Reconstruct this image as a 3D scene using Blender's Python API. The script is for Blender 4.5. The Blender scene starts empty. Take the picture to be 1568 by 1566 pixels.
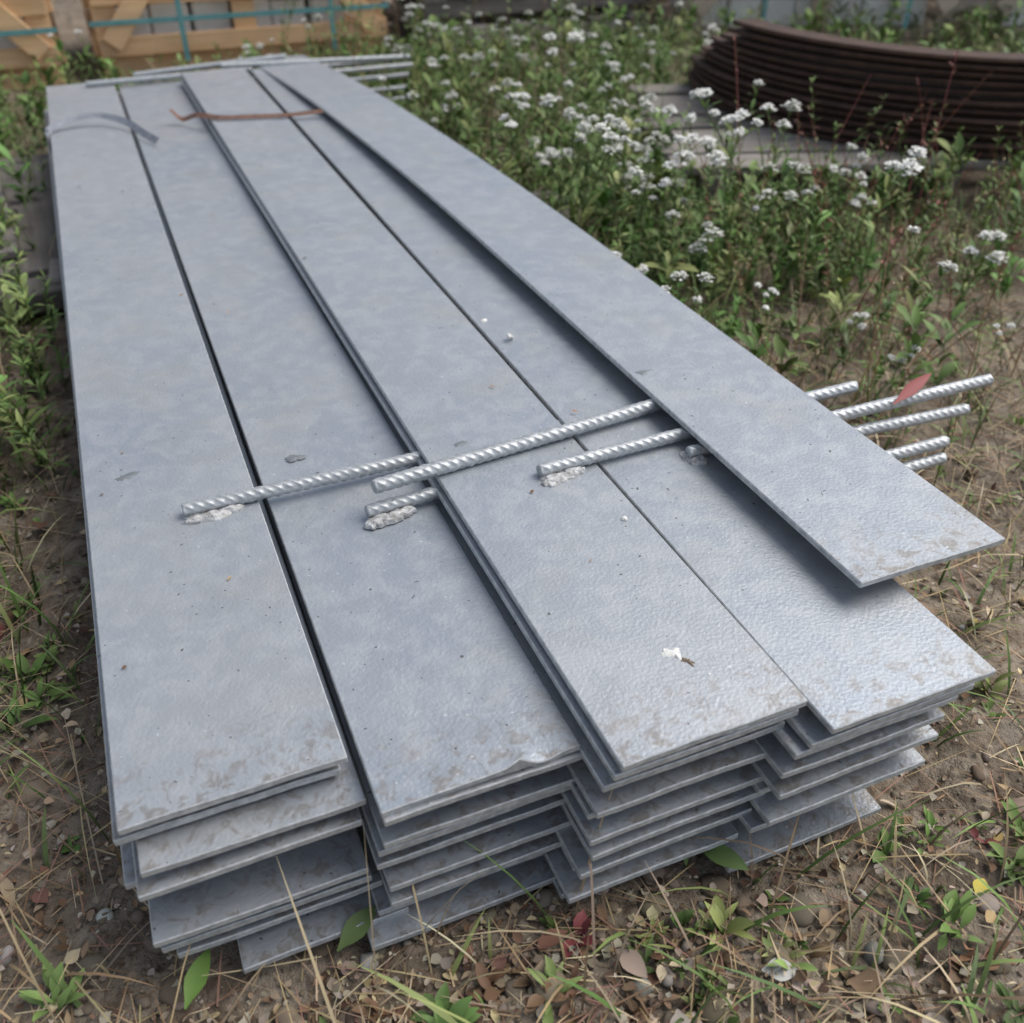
import bpy, math, random
import numpy as np
from mathutils import Vector, Matrix
rng=np.random.default_rng(7); random.seed(7)
S=bpy.context.scene
col=S.collection
# ------------------------------------------------------------ camera
cam=bpy.data.cameras.new("camera"); co=bpy.data.objects.new("camera",cam); col.objects.link(co); S.camera=co
P=math.radians(36.5);A=math.radians(22.7)
F=Vector((math.sin(A)*math.cos(P),math.cos(A)*math.cos(P),-math.sin(P)))
R=Vector((math.cos(A),-math.sin(A),0)); U=R.cross(F)
co.matrix_world=Matrix.Translation((0,0,.88))@Matrix((R,U,-F)).transposed().to_4x4()
cam.sensor_width=36; cam.lens=33.29; cam.clip_end=2000; cam.clip_start=.02
cam.dof.use_dof=True; cam.dof.focus_distance=1.05; cam.dof.aperture_fstop=4.4
# ------------------------------------------------------------ light
w=bpy.data.worlds.new("World"); S.world=w; w.use_nodes=True
nt=w.node_tree; bg=nt.nodes["Background"]; sky=nt.nodes.new("ShaderNodeTexSky"); sky.sky_type='NISHITA'; sky.sun_disc=False
SUN_EL=math.radians(52); SUN_AZ=math.radians(92)
sky.sun_elevation=SUN_EL; sky.sun_rotation=SUN_AZ; sky.air_density=1.0; sky.dust_density=2.0; sky.ozone_density=1.0
hs=nt.nodes.new("ShaderNodeHueSaturation"); hs.inputs['Saturation'].default_value=.50
nt.links.new(sky.outputs[0],hs.inputs['Color']); nt.links.new(hs.outputs[0],bg.inputs[0]); bg.inputs[1].default_value=.15
sl=bpy.data.lights.new("sun",'SUN'); so=bpy.data.objects.new("sun",sl); col.objects.link(so)
sl.energy=2.8; sl.angle=math.radians(50); sl.color=(1,.95,.88)
sd=Vector((math.sin(SUN_AZ)*math.cos(SUN_EL),math.cos(SUN_AZ)*math.cos(SUN_EL),math.sin(SUN_EL)))
so.rotation_euler=sd.to_track_quat('Z','Y').to_euler(); so.location=(3,3,6)
S.view_settings.view_transform='Standard'; S.view_settings.look='None'; S.view_settings.exposure=0
# ------------------------------------------------------------ noise
def hsh(i,j,s):
    n=(i.astype(np.int64)*374761393+j.astype(np.int64)*668265263+s*1442695041)&0x7fffffff
    n=(n^(n>>13))*1274126177&0x7fffffff
    n=n^(n>>16)
    return (n&0xffff)/65535.0
def vn(x,y,s=0):
    x=np.asarray(x,float);y=np.asarray(y,float)
    i=np.floor(x);j=np.floor(y);fx=x-i;fy=y-j
    fx=fx*fx*(3-2*fx);fy=fy*fy*(3-2*fy);i=i.astype(np.int64);j=j.astype(np.int64)
    return (hsh(i,j,s)*(1-fx)+hsh(i+1,j,s)*fx)*(1-fy)+(hsh(i,j+1,s)*(1-fx)+hsh(i+1,j+1,s)*fx)*fy
def gh(x,y):
    d=np.hypot(x,y)
    h=.03*(vn(x*1.3,y*1.3,1)-.5)+.022*(vn(x*6,y*6,2)-.5)+.015*(vn(x*17+y*3,y*17-x*3,3)-.5)+.011*(vn(x*41,y*41,4)-.5)+.006*(vn(x*90+y*20,y*90,5)-.5)
    h=h*np.clip(14/(d+1),0,1)
    inside=(np.clip(np.minimum(x+.16,.72-x)*20,0,1)*np.clip(np.minimum(y-.38,3.5-y)*20,0,1))
    return h*(1-.8*inside)-.012*inside
# ------------------------------------------------------------ materials
def newmat(n):
    m=bpy.data.materials.new(n); m.use_nodes=True; return m,m.node_tree,m.node_tree.nodes["Principled BSDF"]
def ramp(nt,src,stops):
    r=nt.nodes.new("ShaderNodeValToRGB"); e=r.color_ramp.elements
    while len(e)<len(stops): e.new(.5)
    for k,(p,c) in enumerate(stops): e[k].position=p; e[k].color=(*c,1) if len(c)==3 else c
    nt.links.new(src,r.inputs[0]); return r.outputs[0]
def mix(nt,f,a,b,bt='MIX'):
    m=nt.nodes.new("ShaderNodeMix"); m.data_type='RGBA'; m.blend_type=bt
    for v,s in ((f,m.inputs[0]),(a,m.inputs[6]),(b,m.inputs[7])):
        if isinstance(v,(int,float)): s.default_value=v
        elif isinstance(v,tuple): s.default_value=(*v,1)
        else: nt.links.new(v,s)
    return m.outputs[2]
def noise(nt,vec,sc,det=2,ro=.6,dist=0):
    n=nt.nodes.new("ShaderNodeTexNoise"); n.inputs['Scale'].default_value=sc; n.inputs['Detail'].default_value=det; n.inputs['Roughness'].default_value=ro
    n.inputs['Distortion'].default_value=dist
    nt.links.new(vec,n.inputs['Vector']); return n.outputs[0]
def math_(nt,op,a,b=0.0):
    m=nt.nodes.new("ShaderNodeMath"); m.operation=op
    for v,s in ((a,m.inputs[0]),(b,m.inputs[1])):
        if isinstance(v,(int,float)): s.default_value=v
        else: nt.links.new(v,s)
    return m.outputs[0]
W0=(0,0,0);W1=(1,1,1)
def galv():
    m,nt,b=newmat("galvanised_steel")
    tc0=nt.nodes.new("ShaderNodeTexCoord").outputs['Object']
    oi=nt.nodes.new("ShaderNodeObjectInfo").outputs['Random']
    va=nt.nodes.new("ShaderNodeVectorMath"); va.operation='ADD'; nt.links.new(tc0,va.inputs[0])
    cx_=nt.nodes.new("ShaderNodeCombineXYZ"); nt.links.new(math_(nt,'MULTIPLY',oi,13.0),cx_.inputs[2]); nt.links.new(math_(nt,'MULTIPLY',oi,37.0),cx_.inputs[1]); nt.links.new(cx_.outputs[0],va.inputs[1]); tc=va.outputs[0]
    base=mix(nt,oi,(.355,.385,.425),(.395,.42,.45))
    n1=noise(nt,tc,3.0,2,.6); base=mix(nt,ramp(nt,n1,[(.38,W0),(.68,W1)]),base,(.325,.365,.415))
    n2=noise(nt,tc,30,3,.7,.4); base=mix(nt,ramp(nt,n2,[(.44,W0),(.62,(.45,.45,.45))]),base,(.45,.47,.495))
    n3=noise(nt,tc,7,3,.65); dust=ramp(nt,n3,[(.50,W0),(.70,(.35,.35,.35))])
    base=mix(nt,dust,base,(.35,.34,.32))
    sp=nt.nodes.new("ShaderNodeSeparateXYZ"); nt.links.new(tc0,sp.inputs[0])
    ye=ramp(nt,sp.outputs[1],[(0,W1),(.10,W0)])
    n4=noise(nt,tc,60,2,.7,.6); dd=mix(nt,1.0,ye,ramp(nt,n4,[(.49,W0),(.64,W1)]),'MULTIPLY')
    base=mix(nt,math_(nt,'MULTIPLY',dd,.6),base,(.19,.15,.11))
    n5=noise(nt,tc,150,1,.5); base=mix(nt,ramp(nt,n5,[(.755,W0),(.78,(.8,.8,.8))]),base,(.07,.06,.05))
    base=mix(nt,ramp(nt,n5,[(.20,(.6,.6,.6)),(.235,W0)]),base,(.65,.66,.68))
    nt.links.new(base,b.inputs['Base Color'])
    b.inputs['Metallic'].default_value=.45; b.inputs['Specular IOR Level'].default_value=.45
    ro=mix(nt,ramp(nt,n2,[(.4,W0),(.65,W1)]),(.42,.42,.42),(.52,.52,.52)); ro=mix(nt,dust,ro,(.65,.65,.65)); nt.links.new(ro,b.inputs['Roughness'])
    bn=noise(nt,tc,250,1,.5)
    bp=nt.nodes.new("ShaderNodeBump"); bp.inputs['Strength'].default_value=.55; bp.inputs['Distance'].default_value=.0009; nt.links.new(bn,bp.inputs['Height'])
    nt.links.new(bp.outputs[0],b.inputs['Normal'])
    return m
GALV=galv()
def zinc(name,c0,c1,metal,ro,bs,bd,sc=120):
    m,nt,b=newmat(name); tc=nt.nodes.new("ShaderNodeTexCoord").outputs['Object']
    n=noise(nt,tc,sc,2,.6); nt.links.new(mix(nt,ramp(nt,n,[(.3,W0),(.7,W1)]),c0,c1),b.inputs['Base Color'])
    b.inputs['Metallic'].default_value=metal; b.inputs['Roughness'].default_value=ro
    bp=nt.nodes.new("ShaderNodeBump"); bp.inputs['Strength'].default_value=bs; bp.inputs['Distance'].default_value=bd; nt.links.new(noise(nt,tc,sc*3,1),bp.inputs['Height']); nt.links.new(bp.outputs[0],b.inputs['Normal'])
    return m
EDGE=zinc("galvanised_cut_edge",(.34,.36,.375),(.56,.58,.59),.3,.5,.4,.0008,90)
RODM=zinc("galvanised_rod",(.34,.365,.385),(.52,.54,.56),.4,.45,.3,.0006)
WELD=zinc("zinc_weld",(.25,.245,.24),(.62,.63,.64),.1,.6,.6,.0015,110)
RUST=zinc("rusty_steel",(.040,.022,.016),(.085,.044,.029),.1,.8,.5,.002,25)
RUST2=zinc("rusty_strap",(.10,.05,.035),(.24,.13,.09),.2,.7,.4,.001,80)
STRAPM=zinc("grey_strap",(.20,.22,.26),(.30,.32,.36),.3,.5,.3,.001,60)
WHITE=zinc("white_residue",(.6,.6,.57),(.82,.82,.8),0,.8,.5,.001,300)
BROWN=zinc("brown_dirt",(.10,.07,.05),(.22,.17,.12),0,.9,.5,.001,300)
DSTAIN=zinc("dark_stain",(.16,.175,.19),(.24,.26,.28),.3,.6,.1,.0003,100)
def attrmat(name,rough=.6,spec=.3):
    m,nt,b=newmat(name); at=nt.nodes.new("ShaderNodeAttribute"); at.attribute_name="Col"
    b.inputs['Roughness'].default_value=rough; b.inputs['Specular IOR Level'].default_value=spec
    nt.links.new(at.outputs['Color'],b.inputs['Base Color'])
    return m
LEAF=attrmat("foliage",.55); DRY=attrmat("dry_litter",.8,.15); STONE=attrmat("stone",.9,.15)
def woodmat(name,axis,c0,c1,c2):
    m,nt,b=newmat(name); tc=nt.nodes.new("ShaderNodeTexCoord").outputs['Object']
    at=nt.nodes.new("ShaderNodeAttribute"); at.attribute_name="Col"
    mp=nt.nodes.new("ShaderNodeMapping"); sc=[30,30,30]; sc[axis]=2; mp.inputs['Scale'].default_value=sc; nt.links.new(tc,mp.inputs[0])
    n=noise(nt,mp.outputs[0],1.5,3,.65,.5); c=mix(nt,ramp(nt,n,[(.3,W0),(.7,W1)]),c0,c1)
    n2=noise(nt,tc,5,2); c=mix(nt,ramp(nt,n2,[(.45,W0),(.75,(.7,.7,.7))]),c,c2)
    c=mix(nt,1.0,c,at.outputs['Color'],'MULTIPLY')
    nt.links.new(c,b.inputs['Base Color']); b.inputs['Roughness'].default_value=.85
    bp=nt.nodes.new("ShaderNodeBump"); bp.inputs['Strength'].default_value=.5; bp.inputs['Distance'].default_value=.003; nt.links.new(n,bp.inputs['Height']); nt.links.new(bp.outputs[0],b.inputs['Normal'])
    return m
CRATEW=woodmat("crate_wood",0,(.66,.40,.20),(.82,.56,.33),(.56,.38,.24))
CRATEG=woodmat("crate_wood_grey",0,(.42,.34,.26),(.56,.47,.37),(.45,.39,.32))
GREYW=woodmat("weathered_wood",0,(.17,.155,.14),(.34,.31,.285),(.12,.105,.09))
GREYWY=woodmat("weathered_wood_y",1,(.17,.155,.14),(.34,.31,.285),(.12,.105,.09))
def ground_mat():
    m,nt,b=newmat("soil"); tc=nt.nodes.new("ShaderNodeTexCoord").outputs['Object']
    c=mix(nt,ramp(nt,noise(nt,tc,2.2,2,.6),[(.35,W0),(.65,W1)]),(.155,.122,.092),(.25,.205,.155))
    c=mix(nt,ramp(nt,noise(nt,tc,14,3,.7),[(.42,W0),(.66,W1)]),c,(.31,.265,.21))
    n55=noise(nt,tc,55,4,.75)
    c=mix(nt,ramp(nt,n55,[(.5,W0),(.64,(.8,.8,.8))]),c,(.09,.066,.048))
    c=mix(nt,ramp(nt,n55,[(.34,(.6,.6,.6)),(.42,W0)]),c,(.38,.33,.27))
    nt.links.new(c,b.inputs['Base Color']); b.inputs['Roughness'].default_value=.95; b.inputs['Specular IOR Level'].default_value=.15
    bp=nt.nodes.new("ShaderNodeBump"); bp.inputs['Strength'].default_value=1; bp.inputs['Distance'].default_value=.009; nt.links.new(n55,bp.inputs['Height']); nt.links.new(bp.outputs[0],b.inputs['Normal'])
    return m
SOIL=ground_mat()
# ------------------------------------------------------------ mesh helpers
def mk(name,V,Fc,mats,Cc=None,smooth=False,mi=None,loc=(0,0,0),rot=0,link=True,sharp=None):
    me=bpy.data.meshes.new(name); V=np.asarray(V,np.float32)
    if isinstance(Fc,np.ndarray):
        k=Fc.shape[1]; me.vertices.add(len(V)); me.vertices.foreach_set("co",V.ravel()); me.loops.add(Fc.size); me.polygons.add(len(Fc))
        me.loops.foreach_set("vertex_index",Fc.astype(np.int32).ravel()); me.polygons.foreach_set("loop_start",np.arange(0,Fc.size,k,dtype=np.int32))
        me.update(calc_edges=True)
    else: me.from_pydata(V.tolist(),[],Fc)
    if Cc is not None:
        a=me.color_attributes.new("Col",'FLOAT_COLOR','POINT'); c4=np.ones((len(V),4),np.float32); c4[:,:3]=Cc; a.data.foreach_set("color",c4.ravel())
    for m in mats: me.materials.append(m)
    if mi is not None: me.polygons.foreach_set("material_index",np.asarray(mi,np.int32))
    if smooth: me.polygons.foreach_set("use_smooth",np.ones(len(me.polygons),bool))
    if sharp: me.set_sharp_from_angle(angle=math.radians(sharp))
    me.update()
    o=bpy.data.objects.new(name,me); o.location=loc; o.rotation_euler=(0,0,rot)
    if link: col.objects.link(o)
    return o
class SB:
    def __init__(s): s.V=[];s.F=[];s.C=[];s.n=0
    def add(s,C,Wd,hw,Nm,fold,colr,cshade=None):
        n,k,_=C.shape
        if fold==0:
            V=np.stack([C-Wd*hw[...,None],C+Wd*hw[...,None]],2).reshape(n,k*2,3); q=2
            f=np.array([[i*2,i*2+1,i*2+3,i*2+2] for i in range(k-1)])
        else:
            L=C-Wd*hw[...,None]+Nm*(fold*hw)[...,None]; Rr=C+Wd*hw[...,None]+Nm*(fold*hw)[...,None]
            V=np.stack([L,C,Rr],2).reshape(n,k*3,3); q=3; f=[]
            for i in range(k-1):
                a=i*3; f+=[[a,a+1,a+4,a+3],[a+1,a+2,a+5,a+4]]
            f=np.array(f)
        Fg=(np.arange(n)*k*q)[:,None,None]+f[None]+s.n
        cc=np.repeat(colr[:,None,:],k*q,1)
        if cshade is not None: cc=cc*np.repeat(cshade,q)[None,:,None]
        s.V.append(V.reshape(-1,3));s.F.append(Fg.reshape(-1,4));s.C.append(cc.reshape(-1,3)); s.n+=n*k*q
    def blades(s,p,L,wd,t0,dt,az,prof,colr,fold=.3,shade=None,twist=None):
        n=len(p);k=len(prof);prof=np.array(prof)
        pts=[p]
        for i in range(k-1):
            th=t0+dt*(i+.5)/(k-1); st=(L/(k-1))[:,None]
            pts.append(pts[-1]+st*np.stack([np.sin(th)*np.cos(az),np.sin(th)*np.sin(az),np.cos(th)],1))
        C=np.stack(pts,1); ths=t0[:,None]+dt[:,None]*np.arange(k)[None]/(k-1)
        Wd=np.repeat(np.stack([-np.sin(az),np.cos(az),0*az],1)[:,None],k,1)
        Nm=np.stack([-np.cos(ths)*np.cos(az)[:,None],-np.cos(ths)*np.sin(az)[:,None],np.sin(ths)],2)
        if twist is not None:
            ct=np.cos(twist)[:,None,None];stt=np.sin(twist)[:,None,None]; Wd,Nm=Wd*ct+Nm*stt,Nm*ct-Wd*stt
        s.add(C,Wd,wd[:,None]*prof[None],Nm,fold,colr,shade)
        return C
    def build(s,name,mats,**k): return mk(name,np.concatenate(s.V),np.concatenate(s.F),mats,np.concatenate(s.C),smooth=True,**k)
def pal(cols,n,j=.2):
    c=np.array(cols)[rng.integers(0,len(cols),n)]; return np.clip(c*(1+rng.uniform(-j,j,(n,1)))*(1+rng.uniform(-.06,.06,(n,3))),0,1)
class BB:
    def __init__(s): s.V=[];s.F=[];s.C=[];s.M=[];s.n=0
    def box(s,c,size,rz=0,ry=0,rx=0,m=0,tint=1.0,bev=.003):
        M=Matrix.Rotation(rz,3,'Z')@Matrix.Rotation(ry,3,'Y')@Matrix.Rotation(rx,3,'X')
        hx,hy,hz=[q/2 for q in size]; b=min(bev,hx*.4,hy*.4,hz*.4); vs=[]
        idx={}
        for sx in(-1,1):
            for sy in(-1,1):
                for sz in(-1,1):
                    for a in range(3):
                        q=[sx*(hx-b),sy*(hy-b),sz*(hz-b)]; q[a]=(sx*hx,sy*hy,sz*hz)[a]
                        idx[(sx,sy,sz,a)]=len(vs); vs.append(M@Vector(q)+Vector(c))
        fs=[]
        for a in range(3):
            o=[i for i in range(3) if i!=a]
            for sg in(-1,1):
                r=[]
                for p,q in((-1,-1),(1,-1),(1,1),(-1,1)):
                    k=[0,0,0];k[a]=sg;k[o[0]]=p;k[o[1]]=q; r.append(idx[(*k,a)])
                fs.append(r)
        for a in range(3):
            o=[i for i in range(3) if i!=a]
            for p in(-1,1):
                for q in(-1,1):
                    k0=[0,0,0];k0[a]=-1;k0[o[0]]=p;k0[o[1]]=q;k1=list(k0);k1[a]=1
                    fs.append([idx[(*k0,o[0])],idx[(*k1,o[0])],idx[(*k1,o[1])],idx[(*k0,o[1])]])
        for sx in(-1,1):
            for sy in(-1,1):
                for sz in(-1,1): fs.append([idx[(sx,sy,sz,a)] for a in range(3)])
        for f in fs: s.F.append([i+s.n for i in f]); s.M.append(m)
        s.V+= [tuple(v) for v in vs]; s.C+=[(tint,)*3]*len(vs); s.n+=len(vs)
    def build(s,name,mats,**k):
        o=mk(name,s.V,s.F,mats,np.array(s.C),mi=s.M,**k)
        import bmesh
        bm=bmesh.new(); bm.from_mesh(o.data); bmesh.ops.recalc_face_normals(bm,faces=bm.faces); bm.to_mesh(o.data); bm.free()
        return o
# ------------------------------------------------------------ ground
n=760; T=6.6; t=np.linspace(-T,T,n)
gx=.5+.35*np.sinh(t); gy=.9+.35*np.sinh(t)
X,Y=np.meshgrid(gx,gy); Z=gh(X,Y)
V=np.stack([X,Y,Z],2).reshape(-1,3); i=np.arange(n-1)
a=(i[:,None]*n+i[None]).ravel(); Fq=np.stack([a,a+1,a+n+1,a+n],1)
mk("ground",V,Fq,[SOIL],smooth=True)
# ------------------------------------------------------------ steel plates
def plate(x0,y0,z,L=2.86,w=.193,th=.008,ctr=None,seed=0,rot=0.0,end=.0006,burr=None):
    r=np.random.default_rng(seed+11)
    c=.0011; xs=np.concatenate([[0,c],np.linspace(c,w-c,27)[1:-1],[w-c,w]])
    prof=[(0,-c)]+[(x,0) for x in xs[1:-1]]+[(w,-c),(w,-th+c),(w-c,-th)]+[(x,-th) for x in xs[2:-2][::-1]]+[(c,-th),(0,-th+c)]
    ntop=len(xs)-2
    prof=np.array(prof); ns=46; ss=np.concatenate([[0,c,.006,.014],np.linspace(.03,L-c,ns)[:-1],[L-c,L]])
    V=[];ph=r.uniform(0,6,4)
    for k,s_ in enumerate(ss):
        q=prof.copy()
        if k in(0,len(ss)-1):
            q[:,0]=np.clip(q[:,0],c,w-c); q[:,1]=np.clip(q[:,1],-th+c,-c)
        dx,dz=(ctr(s_) if ctr else (0,0))
        wz=.0012*math.sin(s_*2.1+ph[0])+.0007*math.sin(s_*5+ph[1])
        yy=np.full(len(q),s_)
        if k<4:
            e=end*(vn(q[:,0]*25,q[:,0]*0+seed,seed)-.5)*2+end*.8*(vn(q[:,0]*90,q[:,0]*0,seed+5)-.5)
            fo=(1,1,.6,.2)[k]
            yy=yy+e*fo
            if burr is not None:
                g=np.exp(-((q[:,0]-burr)/.007)**2); g2=np.exp(-((q[:,0]-burr-.022)/.012)**2); yy=yy+(g*.004-g2*.002)*fo; q[:,1]+=(g*.003-.003*g2)*fo
        V.append(np.stack([q[:,0]+dx,yy,q[:,1]+dz+wz+.0005*np.sin(q[:,0]*25+ph[2])],1))
    m=len(prof); V=np.concatenate(V); Fs=[];mi=[]
    for k in range(len(ss)-1):
        for j in range(m):
            a=k*m+j;b=k*m+(j+1)%m
            Fs.append([a,a+m,b+m,b])
            top=(1<=j<ntop) or (ntop+3<=j<m-2)
            mi.append(0 if top and 0<k<len(ss)-2 else 1)
    Fs.append(list(range(m))); Fs.append([ (len(ss)-1)*m+j for j in range(m)][::-1]); mi+=[1,1]
    return mk("galvanised_steel_plate",V,Fs,[GALV,EDGE],smooth=True,mi=mi,loc=(x0,y0,z),rot=rot,sharp=25)
d=math.radians
sp5=np.polyfit([.53,.95,1.3,1.68,2.06,2.7,3.05,3.47],[0,-.003,-.006,-.013,-.019,-.042,-.064,-.100],4)
def p5c(s): return float(np.polyval(sp5,s+.535)-np.polyval(sp5,.535)), -.03*max(0,(s-1.2)/1.7)**2
spec=[
 (-.119,.561,.203,dict(w=.195,L=2.85)),(-.110,.535,.172,{}),(-.126,.566,.188,dict(w=.195,L=2.84)),(-.117,.529,.153,{}),(-.130,.56,.132,{}),(-.128,.575,.112,{}),(-.119,.523,.090,{}),(-.116,.530,.066,{}),(-.106,.533,.045,{}),(-.055,.512,.018,dict(w=.16)),
 (.088,.4995,.197,dict(w=.189,L=2.87,burr=.13,end=.0008)),(.089,.495,.186,dict(w=.189)),(.087,.500,.150,{}),(.082,.505,.132,{}),(.080,.51,.105,{}),(.087,.500,.080,{}),(.086,.497,.060,{}),(.075,.51,.036,{}),(.061,.490,.012,{}),
 (.286,.441,.2265,dict(w=.192,L=2.87,rot=d(.2))),(.281,.443,.2155,dict(w=.192)),(.276,.4515,.190,{}),(.271,.450,.158,{}),(.268,.46,.145,{}),(.265,.448,.122,{}),(.267,.446,.100,{}),(.257,.448,.076,{}),(.262,.47,.052,{}),(.247,.449,.038,{}),(.25,.47,.014,{}),
 (.482,.409,.2225,dict(w=.191,L=2.9,rot=d(-.1))),(.470,.416,.199,{}),(.458,.420,.185,{}),(.449,.421,.158,{}),(.451,.420,.130,{}),(.445,.44,.115,{}),(.445,.418,.095,{}),(.436,.430,.070,{}),(.44,.47,.045,{}),(.418,.428,.018,{}),
 (.606,.534,.252,dict(w=.1925,L=2.95,ctr=p5c)),
]
for k,(x,y,z,kw) in enumerate(spec):
    kw=dict(kw); kw.setdefault('L',2.86+.03*math.sin(k*3.3)); kw.setdefault('rot',d(.25*math.sin(k*5.1)) if k not in(0,10) else 0)
    plate(x,y,z,seed=k,**kw)
# ------------------------------------------------------------ ribbed rods
def rod(p0,p1,r=.0082,step=.0013,seed=0,weld=None):
    p0=Vector(p0);p1=Vector(p1);L=(p1-p0).length; dx=(p1-p0).normalized(); rr=np.random.default_rng(seed)
    side=Vector((0,0,1)).cross(dx).normalized(); up=dx.cross(side)
    ns=max(8,int(L/step)); nt_=30; s=np.linspace(0,L,ns+1); th=np.linspace(0,2*math.pi,nt_,endpoint=False)
    Sg,Tg=np.meshgrid(s,th,indexing='ij'); Tr=(Tg+math.pi)%(2*math.pi)-math.pi
    ph=2*math.pi*Sg/.0118-4.6*np.abs(Tr)
    ridge=np.clip(np.cos(ph)*1.3+.05,0,1)**1.3*np.clip(np.sin(np.abs(Tr))*2.0,0,1)
    lon=np.exp(-(np.minimum(np.abs(Tr),math.pi-np.abs(Tr))/.16)**2)
    rad=r*(.93+.115*ridge+.09*lon+.07*(vn(Sg*110,Tg*2,seed)-.5)+.04*(vn(Sg*300,Tg*5,seed+1)-.5))
    e=np.ones(ns+1); e[0]=.84; e[-1]=.84; rad=rad*e[:,None]
    cy=np.cos(Tg)*rad; cz=np.sin(Tg)*rad; bow=.0018*np.sin(math.pi*s/L)*rr.uniform(-1,1)
    V=np.array(p0)[None,None]+Sg[...,None]*np.array(dx)+ (cy+bow[:,None])[...,None]*np.array(side)+cz[...,None]*np.array(up)
    V=V.reshape(-1,3)
    i,j=np.meshgrid(np.arange(ns),np.arange(nt_),indexing='ij'); a=i*nt_+j; b=i*nt_+(j+1)%nt_
    Fq=np.stack([a,b,b+nt_,a+nt_],2).reshape(-1,4).tolist(); nv=len(V)
    V=np.concatenate([V,[np.array(p0),np.array(p1)]])
    for j in range(nt_):
        Fq.append([nv,(j+1)%nt_,j]); Fq.append([nv+1,ns*nt_+j,ns*nt_+(j+1)%nt_])
    mi=[0]*len(Fq)
    if weld:
        for (wx,wy,wz,sx,sy,sz) in weld:
            nu,nvv=30,12; uu=np.linspace(0,2*math.pi,nu,endpoint=False); vv=np.linspace(0,math.pi/2,nvv)
            UU,VV=np.meshgrid(uu,vv,indexing='ij'); ox,oy=np.cos(UU)*np.sin(VV),np.sin(UU)*np.sin(VV)
            rn=1+.5*(vn(ox*2.2+seed,oy*2.2+5,seed+3)-.5)+.35*(vn(ox*5,oy*5+seed,seed+8)-.5)
            bx=np.stack([wx+sx*ox*rn,wy+sy*oy*rn,wz-.0008+sz*np.cos(VV)**.7*rn],2).reshape(-1,3)
            o0=len(V); V=np.concatenate([V,bx])
            for q in range(nu):
                for k in range(nvv-1):
                    a_=o0+q*nvv+k;b_=o0+((q+1)%nu)*nvv+k
                    Fq.append([a_,a_+1,b_+1,b_]); mi.append(1)
    return mk("ribbed_steel_rod",V,Fq,[RODM,WELD],smooth=True,mi=mi,sharp=60)
z1=.2035;z3=.227
rod((-.012,.985,z1+.009),(.50,.987,z1+.0085),seed=1,weld=[(.020,.972,z1,.025,.011,.006),(.002,.976,z1,.014,.012,.005),(.042,.977,z1,.016,.008,.007)])
rod((.203,.912,z3+.0085),(.74,.966,z3+.009),seed=2,r=.0090)
rod((.190,.905,z1+.004),(.52,.93,z1+.005),seed=3,weld=[(.210,.892,z1-.005,.024,.011,.009),(.230,.897,z1-.005,.016,.009,.009),(.196,.890,z1-.005,.012,.010,.007)])
rod((.398,.868,z3+.008),(.70,.877,z3+.007),seed=4,weld=[(.420,.856,z3,.025,.011,.006),(.440,.859,z3,.016,.008,.007),(.408,.853,z3,.012,.012,.004)])
rod((.590,.838,.231),(1.086,.838,.231),seed=5,weld=[(.598,.826,.222,.014,.008,.008),(.59,.84,.222,.008,.010,.006)])
rod((.66,.889,.233),(.89,.889,.236),seed=6)
rod((.30,.86,.206),(1.036,.82,.204),seed=7)
rod((.34,.80,.176),(.985,.795,.178),seed=8)
rod((.30,.785,.150),(.978,.785,.158),seed=9)
rod((.45,.85,.135),(.93,.845,.13),seed=19)
fr=[(-.005,3.345,.2125,.50,3.36,.2125),(.14,3.41,.214,.62,3.40,.235),(.40,3.33,.236,1.03,3.34,.214),(.45,3.37,.18,1.05,3.39,.178),(.45,3.36,.15,1.03,3.385,.15),(.45,3.35,.115,1.02,3.36,.115),(.4,3.35,.085,1.03,3.35,.082),(.3,3.40,.19,.98,3.42,.196)]
for k,q in enumerate(fr): rod(q[:3],q[3:],seed=30+k,step=.003)
# ------------------------------------------------------------ straps
def ribbon(name,pts,w,mat,th=.0008,wdir=(0,0,1),seed=0):
    pts=[Vector(p) for p in pts]; out=[]
    for i in range(len(pts)-1):
        p0=pts[max(i-1,0)];p1=pts[i];p2=pts[i+1];p3=pts[min(i+2,len(pts)-1)]
        for t in np.linspace(0,1,9)[:-1]:
            out.append(.5*((2*p1)+(-p0+p2)*t+(2*p0-5*p1+4*p2-p3)*t*t+(-p0+3*p1-3*p2+p3)*t**3))
    out.append(pts[-1]); V=[];Fs=[]
    for i,p in enumerate(out):
        tg=(out[min(i+1,len(out)-1)]-out[max(i-1,0)]).normalized(); wd=Vector(wdir); wd=(wd-tg*wd.dot(tg)).normalized(); nn=tg.cross(wd)
        for a,b in((-1,-1),(1,-1),(1,1),(-1,1)): V.append(p+wd*a*w/2+nn*b*th/2)
    for i in range(len(out)-1):
        for j in range(4): a=i*4+j;b=i*4+(j+1)%4; Fs.append([a,b,b+4,a+4])
    Fs.append([3,2,1,0]); k=(len(out)-1)*4; Fs.append([k,k+1,k+2,k+3])
    return mk(name,V,Fs,[mat],smooth=True,sharp=30)
ribbon("steel_strap",[(-.124,2.80,.10),(-.125,2.81,.195),(-.118,2.835,.214),(-.06,2.87,.225),(.01,2.87,.229),(.07,2.80,.223),(.105,2.70,.214),(.13,2.63,.210)],.019,STRAPM,wdir=(.15,.9,.45))
ribbon("steel_strap",[(.19,2.83,.236),(.215,2.81,.214),(.25,2.76,.232),(.30,2.70,.235),(.38,2.68,.2345),(.47,2.66,.234),(.56,2.64,.240)],.017,RUST2,wdir=(.1,.9,.3))
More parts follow.
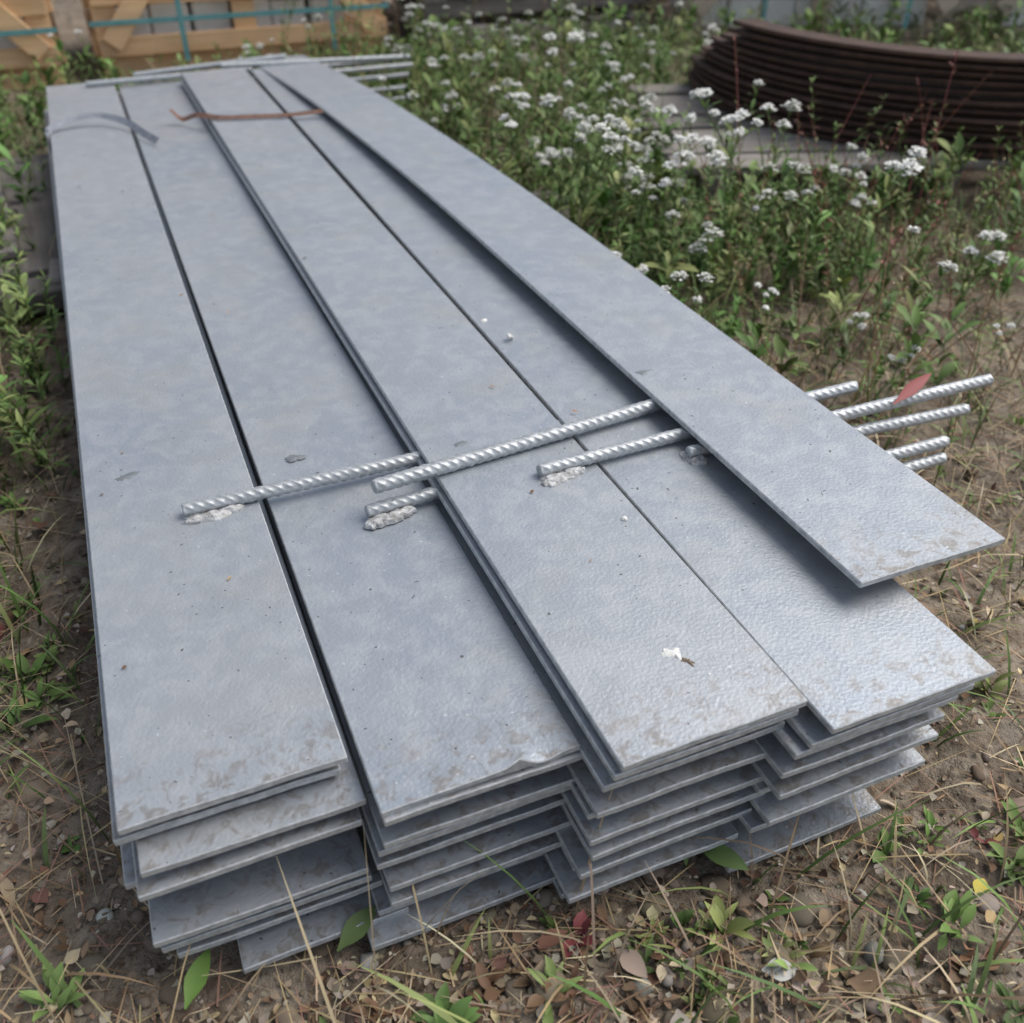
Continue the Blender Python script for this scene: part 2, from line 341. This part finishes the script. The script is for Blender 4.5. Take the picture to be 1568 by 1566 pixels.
# ------------------------------------------------------------ marks on plates
def splat(name,x,y,z,r,mat,seed,ax=1.0,rot=0,th=.0007,amp=.7):
    n=36; th_=np.linspace(0,2*math.pi,n,endpoint=False); cc,ss=np.cos(th_),np.sin(th_)
    rr=r*(1+amp*(vn(cc*1.5+seed*7,ss*1.5,seed)-.5)*1.4+amp*.9*(vn(cc*4+9,ss*4+seed,seed+2)-.5))
    xx=rr*cc*ax; yy=rr*ss; c,s=math.cos(rot),math.sin(rot)
    V=[(0,0,th)]+[((xx[i]*.7*c-yy[i]*.7*s),(xx[i]*.7*s+yy[i]*.7*c),th*.9) for i in range(n)]+[(xx[i]*c-yy[i]*s,xx[i]*s+yy[i]*c,-.0006) for i in range(n)]
    Fs=[]
    for i in range(n):
        j=(i+1)%n; Fs.append([0,1+i,1+j]); Fs.append([1+i,1+n+i,1+n+j,1+j])
    return mk(name,V,Fs,[mat],smooth=True,loc=(x,y,z))
splat("bird_dropping",.396,.541,.2275,.0078,WHITE,3,1.4,.3,.0016,1.1); splat("bird_dropping",.403,.527,.2275,.0075,BROWN,5,.6,.6,.001,1.1)
splat("bird_dropping",.388,.546,.2275,.0035,WHITE,14,1.6,.9,.0012,1.0)
splat("bird_dropping",.412,.505,.2275,.002,WHITE,9); splat("bird_dropping",.454,.751,.2275,.004,WHITE,8,.9,0,.002,.4)
splat("bird_dropping",.497,1.307,.225,.005,WHITE,12,1.2,.4,.002)
for k,(x,y,z,r,ax) in enumerate([(-.067,1.1,.2036,.009,1.7),(.336,.975,.2272,.006,1.7),(.622,1.012,.2528,.007,1.6),(.14,1.07,.1985,.007,1.6)]): splat("dark_stain_mark",x,y,z,r,DSTAIN,20+k,ax,.1,.0004,.6)
def spiral():
    V=[];Fs=[];nu,nv=60,10
    for i in range(nu):
        t=i/(nu-1)*2.6*2*math.pi; g=math.exp(.22*(t-2.6*2*math.pi)); R0=.0062*g; r=.0045*g
        c=Vector((R0*math.cos(t),R0*math.sin(t),.006*(1-g)))
        for j in range(nv):
            a=j/nv*2*math.pi; V.append(c+Vector((math.cos(t)*math.cos(a),math.sin(t)*math.cos(a),math.sin(a)))*r)
    for i in range(nu-1):
        for j in range(nv): a=i*nv+j;b=i*nv+(j+1)%nv; Fs.append([a,b,b+nv,a+nv])
    Fs.append(list(range((nu-1)*nv,nu*nv)))
    o=mk("snail_shell",V,Fs,[WHITE,],smooth=True,loc=(.51,1.227,.2275)); o.rotation_euler=(.3,.9,.4)
spiral()
B=SB(); n=46; px=rng.uniform(-.1,.66,n); py=rng.uniform(.6,3.2,n); pz=np.where(px<.282,.2045,.2285); m=(px<.58)
px,py,pz=px[m],py[m],pz[m]; n=len(px)
B.blades(np.stack([px,py,pz],1),rng.uniform(.003,.011,n),rng.uniform(.0006,.0022,n),np.full(n,1.5),rng.uniform(-.2,.1,n),rng.uniform(0,6.28,n),[.3,1,.8,.1],pal([(.18,.11,.07),(.35,.2,.1),(.08,.06,.04),(.40,.30,.18)],n),fold=.3)
B.build("plate_debris",[DRY])
# ------------------------------------------------------------ timber / pallets
def pallet(name,cx,cy,z0,rz,lx,ly,nb=6,bw=.1,mats=(GREYW,GREYWY),seed=0,thk=.022):
    r=random.Random(seed); B=BB(); st=.09
    for i in range(3):
        y=-ly/2+.05+i*(ly-.1)/2; B.box((0,y,st/2+.012),(lx,.09,st-.024),m=0,tint=r.uniform(.6,1))
    for i in range(nb):
        x=-lx/2+bw/2+i*(lx-bw)/(nb-1)
        B.box((x+r.uniform(-.008,.008),r.uniform(-.012,.012),st+thk/2+.0005),(bw*r.uniform(.85,1.05),ly*r.uniform(.97,1.01),thk),rz=r.uniform(-.02,.02),m=1,tint=r.uniform(.75,1.25))
    return B.build(name,list(mats),loc=(cx,cy,z0),rot=rz)
B=BB(); B.box((0,0,0),(.30,.95,.05),m=0,tint=.62); B.box((.02,-.56,.0),(.34,.10,.045),rz=.06,m=0,tint=.55); B.box((-.06,.1,.04),(.09,1.0,.02),rz=.03,m=0,tint=.75)
B.build("wooden_pallet",[GREYWY],loc=(-.25,2.75,.030),rot=.05)
B=BB(); B.box((0,0,0),(1.25,.14,.06),m=0); B.box((.05,.02,.042),(1.15,.09,.02),rz=.02,m=0,tint=1.2); B.build("timber_sleeper",[GREYW],loc=(.45,2.22,.03),rot=-.05)
def slabpallet():
    B=BB(); r=random.Random(4); 
    for i in range(7): B.box((r.uniform(-.05,.05),-.42+i*.14,.105),(1.45,.112,.022),rz=r.uniform(-.03,.03),m=0,tint=r.uniform(.8,1.35))
    for x in(-.64,0,.64): B.box((x,0,.05),(.09,.95,.086),m=1,tint=.7)
    return B.build("wooden_pallet",[GREYW,GREYWY],loc=(2.25,2.42,.0),rot=-.30)
slabpallet()
V=[];Fs=[]; r=random.Random(3); cx,cy=2.66,2.63
for k in range(12):
    z=.122+k*.0215; R0=.834+r.uniform(-.012,.012)-.002*k; a0=math.radians(142+k*3.2+r.uniform(-2,2)); a1=math.radians(300+r.uniform(-2,2)); nseg=50
    o0=len(V)
    for i in range(nseg+1):
        a=a0+(a1-a0)*i/nseg; c,s=math.cos(a),math.sin(a)
        for (rr,zz) in((R0,0),(R0+.004,.006),(R0,.012),(R0-.08,.012),(R0-.08,0)): V.append((cx+c*rr,cy+s*rr,z+zz+.003*math.sin(a*3+k)))
    for i in range(nseg):
        for j in range(5): a=o0+i*5+j;b=o0+i*5+(j+1)%5; Fs.append([a,b,b+5,a+5])
    Fs.append([o0+j for j in range(5)][::-1]); Fs.append([o0+nseg*5+j for j in range(5)])
mk("rusty_steel_hoop_stack",V,Fs,[RUST],smooth=True,sharp=30)
# ------------------------------------------------------------ crates
STN=zinc("pale_stone",(.72,.71,.69),(.84,.84,.82),0,.8,.4,.004,8)
TEAL=zinc("teal_strap",(.10,.28,.30),(.16,.38,.40),0,.4,.1,.001,40)
def crate(x,y,rz,lx,lz=.75,ly=.8,seed=0,z0=0.0,wood=None,low=False):
    r=random.Random(seed); B=BB()
    bz=.04 if low else .08
    B.box((0,ly/2,bz/2+.005),(lx,ly,bz),m=0,tint=.85)
    for px in(-lx/2+.045,lx/2-.045,0):
        for py in(0,ly): B.box((px,py,lz/2+bz+.01),(.09,.025,lz),m=0,tint=r.uniform(.85,1.1))
    zs=[.30,.55,.78] if low else [.125,.30,.475,.65,.80]
    for z in zs:
        for py in(-.024,ly+.024): B.box((r.uniform(-.01,.01),py,z),(lx,.02,.070),ry=r.uniform(-.01,.01),m=0,tint=r.uniform(.85,1.12))
        for px in(-lx/2-.012,lx/2+.012): B.box((px,ly/2,z),(.02,ly,.070),m=0,tint=r.uniform(.8,1.05))
    for sx in(-1,1):
        L=math.hypot(lx/2-.1,lz-.15); an=math.atan2(lz-.15,lx/2-.1)
        B.box((sx*lx/4,-.046,lz/2+.06),(L,.02,.08),ry=an*sx,m=0,tint=r.uniform(.9,1.15))
    for i in range(int((lx-.1)/.16)):
        for k in range(4):
            B.box((-lx/2+.14+i*.16,ly/2,bz+.093+k*.172),(.155*r.uniform(.93,1),ly-.06-r.uniform(0,.04),.166),rz=r.uniform(-.02,.02),m=1,bev=.01)
    for z in(.215,.40): B.box((0,-.062,z),(lx+.03,.003,.018),m=2)
    for px in(-lx*.22,lx*.3): B.box((px,-.066,lz/2+.06),(.02,.003,lz),m=2)
    return B.build("stone_filled_wooden_crate",[wood or CRATEW,STN,TEAL],loc=(x,y,z0),rot=rz)
crate(-.70,4.36,.02,1.25,seed=1); crate(.66,4.44,-.01,1.17,seed=2)
crate(-2.1,4.5,.04,1.25,seed=5)
crate(3.25,4.02,-.35,1.3,seed=3,wood=CRATEG,lz=.8,low=True); crate(4.55,3.45,-.42,1.3,seed=4,wood=CRATEG,lz=.8,low=True)
for k,(x,y,z,rz) in enumerate([(1.95,4.8,0.0,.05),(1.97,4.82,.125,.0),(1.93,4.8,.25,.08),(1.95,4.82,.375,.03),(2.75,5.6,0,-.2),(2.75,5.6,.125,-.17),(2.75,5.58,.25,-.2)]): pallet("wooden_pallet",x,y,z,rz,1.1,.9,seed=k+20)
# ------------------------------------------------------------ scatter helpers
def pos(n,r0=.3,r1=7,a0=-34,a1=78,logd=True):
    r=np.exp(rng.uniform(math.log(r0),math.log(r1),n)) if logd else rng.uniform(r0,r1,n)
    a=np.radians(rng.uniform(a0,a1,n)); x=r*np.sin(a);y=r*np.cos(a); return x,y
def free(x,y,m=.0):
    st=(x>-.135-m)&(x<.69+m)&(y>.43-m)&(y<3.42+m)
    st&=~((x<.26)&(y<.48-m))
    cr=(y>4.22)
    c,s=math.cos(-.30),math.sin(-.30)
    pl=(np.abs((x-2.25)*c+(y-2.42)*s)<.72)&(np.abs(-(x-2.25)*s+(y-2.42)*c)<.50)
    return ~(st|cr|pl)
def P3(x,y,dz=0): return np.stack([x,y,gh(x,y)+dz],1)
GREEN=[(.11,.19,.05),(.15,.24,.065),(.10,.16,.05),(.19,.27,.085),(.24,.28,.10)]
STRAW=[(.46,.36,.21),(.38,.28,.16),(.55,.46,.30),(.28,.20,.12),(.33,.26,.18)]
BRN=[(.18,.11,.07),(.26,.18,.115),(.35,.27,.18),(.13,.08,.05),(.44,.38,.29),(.23,.135,.09)]
def zone(x,y):
    g=np.zeros_like(x)
    g=np.maximum(g,1.15*np.clip((y-1.25-.35*np.clip(x-1.0,0,1))/.4,0,1)*np.clip((x-.6)/.1,0,1)*np.clip((3.6-.9*x+ (y-1)*1.0)/.8,0,1))
    g=np.maximum(g,.8*np.clip((-.16-x)/.15,0,1)*np.clip((y-.7)/.5,0,1))
    g=np.maximum(g,np.clip((y-3.3)/.3,0,1))
    g=np.maximum(g,.28*np.clip((x-.8)/.3,0,1)*np.clip((y-.2)/.6,0,1))
    return np.clip(g*.8+.5*(vn(x*3,y*3,40)-.35),0.03,1)
def pebbles(name,n,rmin,rmax,cols,seed,r1=4,flat=.7):
    import bmesh
    bm=bmesh.new(); bmesh.ops.create_icosphere(bm,subdivisions=2,radius=1); bv=np.array([v.co[:] for v in bm.verts]); bf=np.array([[v.index for v in f.verts] for f in bm.faces]); bm.free()
    x,y=pos(n,.3,r1); m=free(x,y,-.05); x,y=x[m],y[m]; n=len(x)
    r=rmin*np.exp(rng.exponential(.45,n)); r=np.minimum(r,rmax)
    sc=r[:,None]*rng.uniform(.6,1.25,(n,3))*np.array([1,1,flat]); az=rng.uniform(0,6.28,n)
    v=bv[None]*(1+.35*(rng.random((n,len(bv),1))-.5))*sc[:,None]
    c,s=np.cos(az)[:,None],np.sin(az)[:,None]; vx=v[...,0]*c-v[...,1]*s; vy=v[...,0]*s+v[...,1]*c
    V=np.stack([vx+x[:,None],vy+y[:,None],v[...,2]+(gh(x,y)+r*.15)[:,None]],2).reshape(-1,3)
    Fg=(np.arange(n)*len(bv))[:,None,None]+bf[None]
    cc=np.repeat(pal(cols,n,.25),len(bv),0)
    mk(name,V,Fg.reshape(-1,3),[STONE],cc,smooth=False)
pebbles("soil_crumbs",8000,.0012,.006,[(.23,.185,.14),(.28,.235,.185),(.17,.135,.10),(.32,.28,.225)],1,3)
pebbles("soil_clods",700,.005,.016,[(.23,.19,.145),(.27,.225,.175),(.20,.16,.12)],5,3,.45)
pebbles("gravel",240,.004,.013,[(.30,.28,.25),(.36,.33,.30),(.25,.22,.19),(.44,.42,.38)],2,5)
def litter(name,n,lm,cols,r1=5,logd=True,wr=(.18,.42)):
    x,y=pos(n,.3,r1,logd=logd); m=free(x,y,-.02); x,y=x[m],y[m]; n=len(x)
    L=lm*np.exp(np.clip(rng.normal(0,.45,n),-1.5,.55)); B=SB()
    B.blades(P3(x,y,rng.uniform(.001,.008,n)),L,L*rng.uniform(*wr,n),rng.uniform(1.15,1.75,n),rng.uniform(-.5,.6,n),rng.uniform(0,6.28,n),[.15,.7,.9,1,.75,.35,.05],pal(cols,n,.3),fold=.45*1.0,twist=rng.uniform(-.5,.5,n))
    return B.build(name,[DRY])
litter("leaf_litter",5000,.010,BRN+STRAW[:3])
litter("fallen_leaves",260,.021,[(.26,.17,.11),(.36,.28,.20),(.20,.11,.08),(.40,.33,.26),(.28,.22,.08)],4)
litter("bark_fragments",5500,.0070,[(.10,.065,.045),(.30,.24,.18),(.42,.37,.30)],3,wr=(.25,.6))
def straw(n,r1,logd,Lm,name,zf=None):
    x,y=pos(n,.3,r1,logd=logd); m=free(x,y,-.03)
    if zf is not None: m&=zf(x,y)
    x,y=x[m],y[m]; n=len(x); B=SB(); L=Lm*np.exp(np.clip(rng.normal(0,.5,n),-2,.9))
    B.blades(P3(x,y,rng.uniform(.002,.010,n)),L,rng.uniform(.0004,.0010,n),rng.uniform(1.25,1.62,n),rng.uniform(-.25,.4,n),rng.uniform(0,6.28,n),[.8,1,1,.9,.6,.3],pal(STRAW+[(.2,.13,.08),(.28,.16,.12)],n,.25),fold=0)
    B.build(name,[DRY])
straw(4600,4.5,True,.045,"dry_straw")
dens=lambda x,y:(x>.75)&(rng.random(len(x))<np.clip((y-.1)*1.2,.1,1))
straw(17000,5,False,.085,"dry_straw_mat",dens)
straw(2600,6,True,.10,"dry_twigs",lambda x,y:x<-.1)
def grass(n,name,cols,Lm,wm,r1=6,logd=False,pw=1.0,t0=(0,.9),zf=None,thr=0.0):
    x,y=pos(n,.3,r1,logd=logd); z=zone(x,y); m=free(x,y,.005)&(rng.random(n)<z**pw)&(z>thr)
    if zf is not None: m&=zf(x,y)
    x,y=x[m],y[m]; n=len(x)
    B=SB(); L=Lm*np.exp(np.clip(rng.normal(0,.4,n),-2,.7))
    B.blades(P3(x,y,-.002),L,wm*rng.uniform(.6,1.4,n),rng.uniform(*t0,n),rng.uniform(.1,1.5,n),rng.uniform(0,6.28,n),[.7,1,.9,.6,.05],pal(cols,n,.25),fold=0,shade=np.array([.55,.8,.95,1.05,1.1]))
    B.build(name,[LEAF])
grass(34000,"grass",GREEN,.085,.0020)
grass(18000,"dry_grass",STRAW,.11,.0011,pw=.7)
def rosettes(n,name,Lm,cols,r1=5,logd=True,pw=1.0,zf=None,k=(6,14),wr=.16,hgt=.0):
    x,y=pos(n,.3,r1,logd=logd); z=zone(x,y); m=free(x,y,.02)&(rng.random(n)<z**pw)
    if zf is not None: m&=zf(x,y)
    x,y=x[m],y[m]; n=len(x); kk=rng.integers(k[0],k[1],n); ix=np.repeat(np.arange(n),kk); m_=len(ix)
    sz=np.exp(np.clip(rng.normal(0,.35,n),-1,.3))[ix]; B=SB(); L=Lm*sz*rng.uniform(.6,1.2,m_); base=pal(cols,n,.25)[ix]*rng.uniform(.8,1.25,(m_,1))
    px=x[ix]+rng.normal(0,.004,m_); py=y[ix]+rng.normal(0,.004,m_)
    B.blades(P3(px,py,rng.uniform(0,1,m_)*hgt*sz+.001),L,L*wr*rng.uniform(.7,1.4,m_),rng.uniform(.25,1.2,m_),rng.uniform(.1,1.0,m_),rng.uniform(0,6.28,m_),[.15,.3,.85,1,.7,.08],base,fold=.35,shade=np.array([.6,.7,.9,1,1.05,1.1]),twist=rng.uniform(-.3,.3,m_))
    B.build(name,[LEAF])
rosettes(2600,"broadleaf_weeds",.028,GREEN,5,True,wr=.13)
rosettes(4600,"leafy_undergrowth",.046,GREEN+[(.12,.23,.055)],5.5,False,1.2,lambda x,y:(y>1.1),(10,22),.15,.12)
rosettes(620,"seedling_weeds",.017,[(.10,.17,.045),(.15,.22,.06),(.18,.12,.07)],2.2,True,.25,None,(4,9),.2)
rosettes(160,"red_leaf_weeds",.022,[(.22,.06,.06),(.18,.10,.06)],3,True,.5,None,(4,9),.2)
def stems(xy,name,H,leafL,cols,stemcol,leafn=26,wr=.12,lean=.25,az0=None):
    B=SB(); 
    for (x,y) in xy:
        h=H*rng.uniform(.6,1.2); az=rng.uniform(0,6.28) if az0 is None else az0+rng.normal(0,.5); p=P3(np.array([x]),np.array([y]),-.005)
        t0=rng.uniform(0,lean); C=None
        for tw in(0,1.57): C=B.blades(p,np.array([h]),np.array([.0014]),np.array([t0]),np.array([.25]),np.array([az]),[1,1,.9,.8,.7,.6,.4],pal([stemcol],1),fold=0,twist=np.array([tw]))
        n=int(leafn*rng.uniform(.7,1.3)); f=rng.uniform(.08,1,n)*6; i=np.clip(f.astype(int),0,5); fr=(f-i)[:,None]; pt=C[0][i]*(1-fr)+C[0][i+1]*fr
        L=leafL*rng.uniform(.5,1.1,n)*(1.15-f/6*.6)
        B.blades(pt,L,L*wr,rng.uniform(.5,1.2,n),rng.uniform(0,.9,n),rng.uniform(0,6.28,n),[.2,.8,1,.8,.45,.05],pal(cols,n,.2),fold=.3,twist=rng.uniform(-.3,.3,n))
    return B.build(name,[LEAF])
def cl(n,x0,x1,y0,y1):
    q=np.stack([rng.uniform(x0,x1,n),rng.uniform(y0,y1,n)],1); return q[free(q[:,0],q[:,1],.02)]
stems(cl(34,-.42,-.19,1.4,2.2),"leafy_green_weeds",.20,.045,GREEN,(.15,.19,.06))
stems(cl(110,-.9,-.17,1.1,4.0),"leafy_green_weeds",.18,.040,GREEN,(.15,.19,.06))
stems(cl(300,.78,2.4,1.8,4.1),"leafy_green_weeds",.30,.042,GREEN,(.18,.19,.08),30)
stems(cl(40,.85,1.7,1.4,2.0),"leafy_green_weeds",.13,.042,[(.09,.20,.045),(.13,.24,.055)],(.15,.19,.06),30,.17)
stems(cl(70,1.25,2.3,1.5,1.98),"leafy_green_weeds",.24,.036,GREEN,(.18,.19,.08))
stems(cl(40,.4,1.6,3.5,4.15),"leafy_green_weeds",.20,.04,GREEN,(.18,.18,.08))
stems(cl(90,1.0,2.6,.9,2.0),"dry_stalks",.24,.018,STRAW,(.38,.25,.16),12,.12,.6)
stems(cl(80,.8,2.6,2.2,4.1),"dry_stalks",.38,.018,STRAW,(.38,.25,.16),12,.12,.4)
stems(cl(36,1.2,2.4,1.1,1.98),"red_stalked_weeds",.46,.026,[(.22,.08,.07),(.16,.16,.06),(.28,.12,.08)],(.32,.12,.10),20,.13,.45)
stems([(1.09,1.10),(1.05,1.02),(1.16,1.13),(1.25,1.0)],"dry_stalks",.34,.016,STRAW+[(.16,.20,.08)],(.40,.27,.15),14,.12,.3,.8)
stems([(.98,.92),(1.12,.90)],"leafy_green_weeds",.20,.03,GREEN,(.18,.19,.08),18,.13,.2)
def flowerplant(seed,H):
    B=SB(); r=np.random.default_rng(seed)
    az=r.uniform(0,6.28); one=lambda v:np.array([v])
    def stem(p,h,t0,dt,a,wd):
        for tw in(0,1.57): C=B.blades(np.array([p]),one(h),one(wd),one(t0),one(dt),one(a),[1,1,.9,.85,.8,.7],np.array([[.18,.21,.10]])*r.uniform(.8,1.3),fold=0,twist=one(tw))
        return C[0]
    def leaves(C,n,L0):
        f=r.uniform(.1,.95,n)*5; i=f.astype(int); fr=(f-i)[:,None]; pt=C[i]*(1-fr)+C[i+1]*fr; L=L0*r.uniform(.5,1.1,n)
        B.blades(pt,L,L*.12,r.uniform(.4,1.1,n),r.uniform(0,.8,n),r.uniform(0,6.28,n),[.3,.9,1,.7,.05],pal(GREEN,n),fold=.3)
    tips=[]
    for _ in range(r.integers(1,3)):
        C=stem((0,0,-.01),H*r.uniform(.8,1),r.uniform(.02,.25),r.uniform(.0,.3),r.uniform(0,6.28),.0013); leaves(C,30,.036); tips.append(C[-1])
        for b in range(r.integers(0,3)):
            f=r.uniform(2.2,4.6); i=int(f); p=C[i]*(1-(f-i))+C[i+1]*(f-i)
            D=stem(p,H*r.uniform(.18,.40),r.uniform(.5,.95),r.uniform(-.6,-.2),r.uniform(0,6.28),.0009); leaves(D,6,.022); tips.append(D[-1])
    for tp in tips:
        cr=r.uniform(.009,.0195); nf=int(6+cr*1700)
        a=r.uniform(0,6.28,nf); ph=np.arccos(r.uniform(-.2,1,nf)); dr=np.stack([np.sin(ph)*np.cos(a),np.sin(ph)*np.sin(a),np.cos(ph)*.8],1)
        ctr=tp+dr*cr*r.uniform(.6,1.1,(nf,1))
        B.blades(np.repeat([tp-np.array([0,0,.006])],nf,0),np.full(nf,cr*1.3),np.full(nf,.0005),ph*.8,ph*0+.1,a,[1,1,.6],np.full((nf,3),(.18,.23,.09)),fold=0)
        k=4; c4=np.repeat(ctr,k,0); a4=np.tile(np.arange(k)*math.pi/2,nf)+np.repeat(r.uniform(0,1.5,nf),k)
        wh=np.clip(np.array([[.84,.84,.81]])*r.uniform(.9,1.05,(nf*k,1)),0,.88)
        B.blades(c4,r.uniform(.0040,.0058,nf*k),np.full(nf*k,.0024),r.uniform(.8,1.5,nf*k),r.uniform(.0,.4,nf*k),a4,[.3,1,.8],wh,fold=0)
    return B.build("white_flowering_weed",[LEAF],link=False)
var=[flowerplant(100+k,h) for k,h in enumerate([.34,.42,.30,.46,.38,.26,.52,.34])]
fx=[]
for (x,y,sx,sy,n) in [(1.02,1.62,.12,.16,8),(1.12,1.85,.16,.22,12),(1.25,2.35,.25,.3,19),(1.05,2.3,.14,.35,10),(1.5,3.0,.35,.45,19),(1.0,3.0,.12,.4,9),(1.5,1.75,.25,.15,8),(1.9,3.4,.3,.3,9),(.6,3.8,.4,.15,7),(-.45,2.5,.1,.5,6),(-.4,3.6,.2,.3,5)]:
    for _ in range(n): fx.append((rng.normal(x,sx),rng.normal(y,sy)))
fx+=[(1.00,1.40),(1.08,1.33),(1.19,1.12),(1.17,1.03),(1.45,1.13),(1.30,1.35),(-.33,1.62),(-.36,1.75)]
for k,(x,y) in enumerate(fx):
    if not free(np.array([x]),np.array([y]),.03)[0] : continue
    o=bpy.data.objects.new("white_flowering_weed",var[k%8].data); sc=random.uniform(.7,1.15)*(.5 if (k>=len(fx)-8) else 1)
    o.location=(x,y,float(gh(np.array([x]),np.array([y]))[0])); o.rotation_euler=(random.uniform(-.2,.2),random.uniform(-.2,.2),random.uniform(0,6.28)); o.scale=(sc,)*3; col.objects.link(o)
for o in var: bpy.data.objects.remove(o)
def leaf(name,x,y,z,L,wd,t0,dt,az,c,tw=0,mat=LEAF,fold=.3):
    B=SB(); o=lambda v:np.array([v],float)
    B.blades(np.array([[x,y,z]]),o(L),o(wd),o(t0),o(dt),o(az),[.08,.35,.75,1,.95,.75,.45,.04],np.array([c]),fold=fold,twist=o(tw)); return B.build(name,[mat])
leaf("red_leaf",.90,.825,.238,.100,.0085,1.40,.1,.35,(.26,.06,.06),.5)
leaf("green_leaf",-.11,.50,.012,.055,.010,1.3,.3,1.0,(.13,.23,.05),.2)
leaf("green_leaf",.03,.50,.012,.055,.011,1.2,.5,.5,(.10,.15,.05),.3)
leaf("green_leaf",.40,.46,.02,.055,.011,1.3,.5,-.9,(.10,.16,.05),.2); leaf("green_leaf",.385,.455,.005,.05,.008,.5,.5,1.3,(.11,.18,.05),.2)
leaf("green_leaf",-.02,.53,.01,.05,.010,1.3,.4,.2,(.11,.17,.05),-.2)
leaf("yellow_leaf",.63,.31,.012,.024,.008,1.4,.2,.5,(.50,.42,.06),.1)
leaf("dry_leaf",.275,.40,.012,.038,.010,1.35,.5,-1.2,(.40,.31,.25),.3,DRY)
leaf("dry_leaf",.39,.33,.012,.035,.011,1.5,.2,-.4,(.5,.5,.47),.1,DRY,.15); leaf("dry_leaf",.30,.33,.01,.03,.010,1.5,.1,-1.9,(.40,.36,.31),.1,DRY,.15)
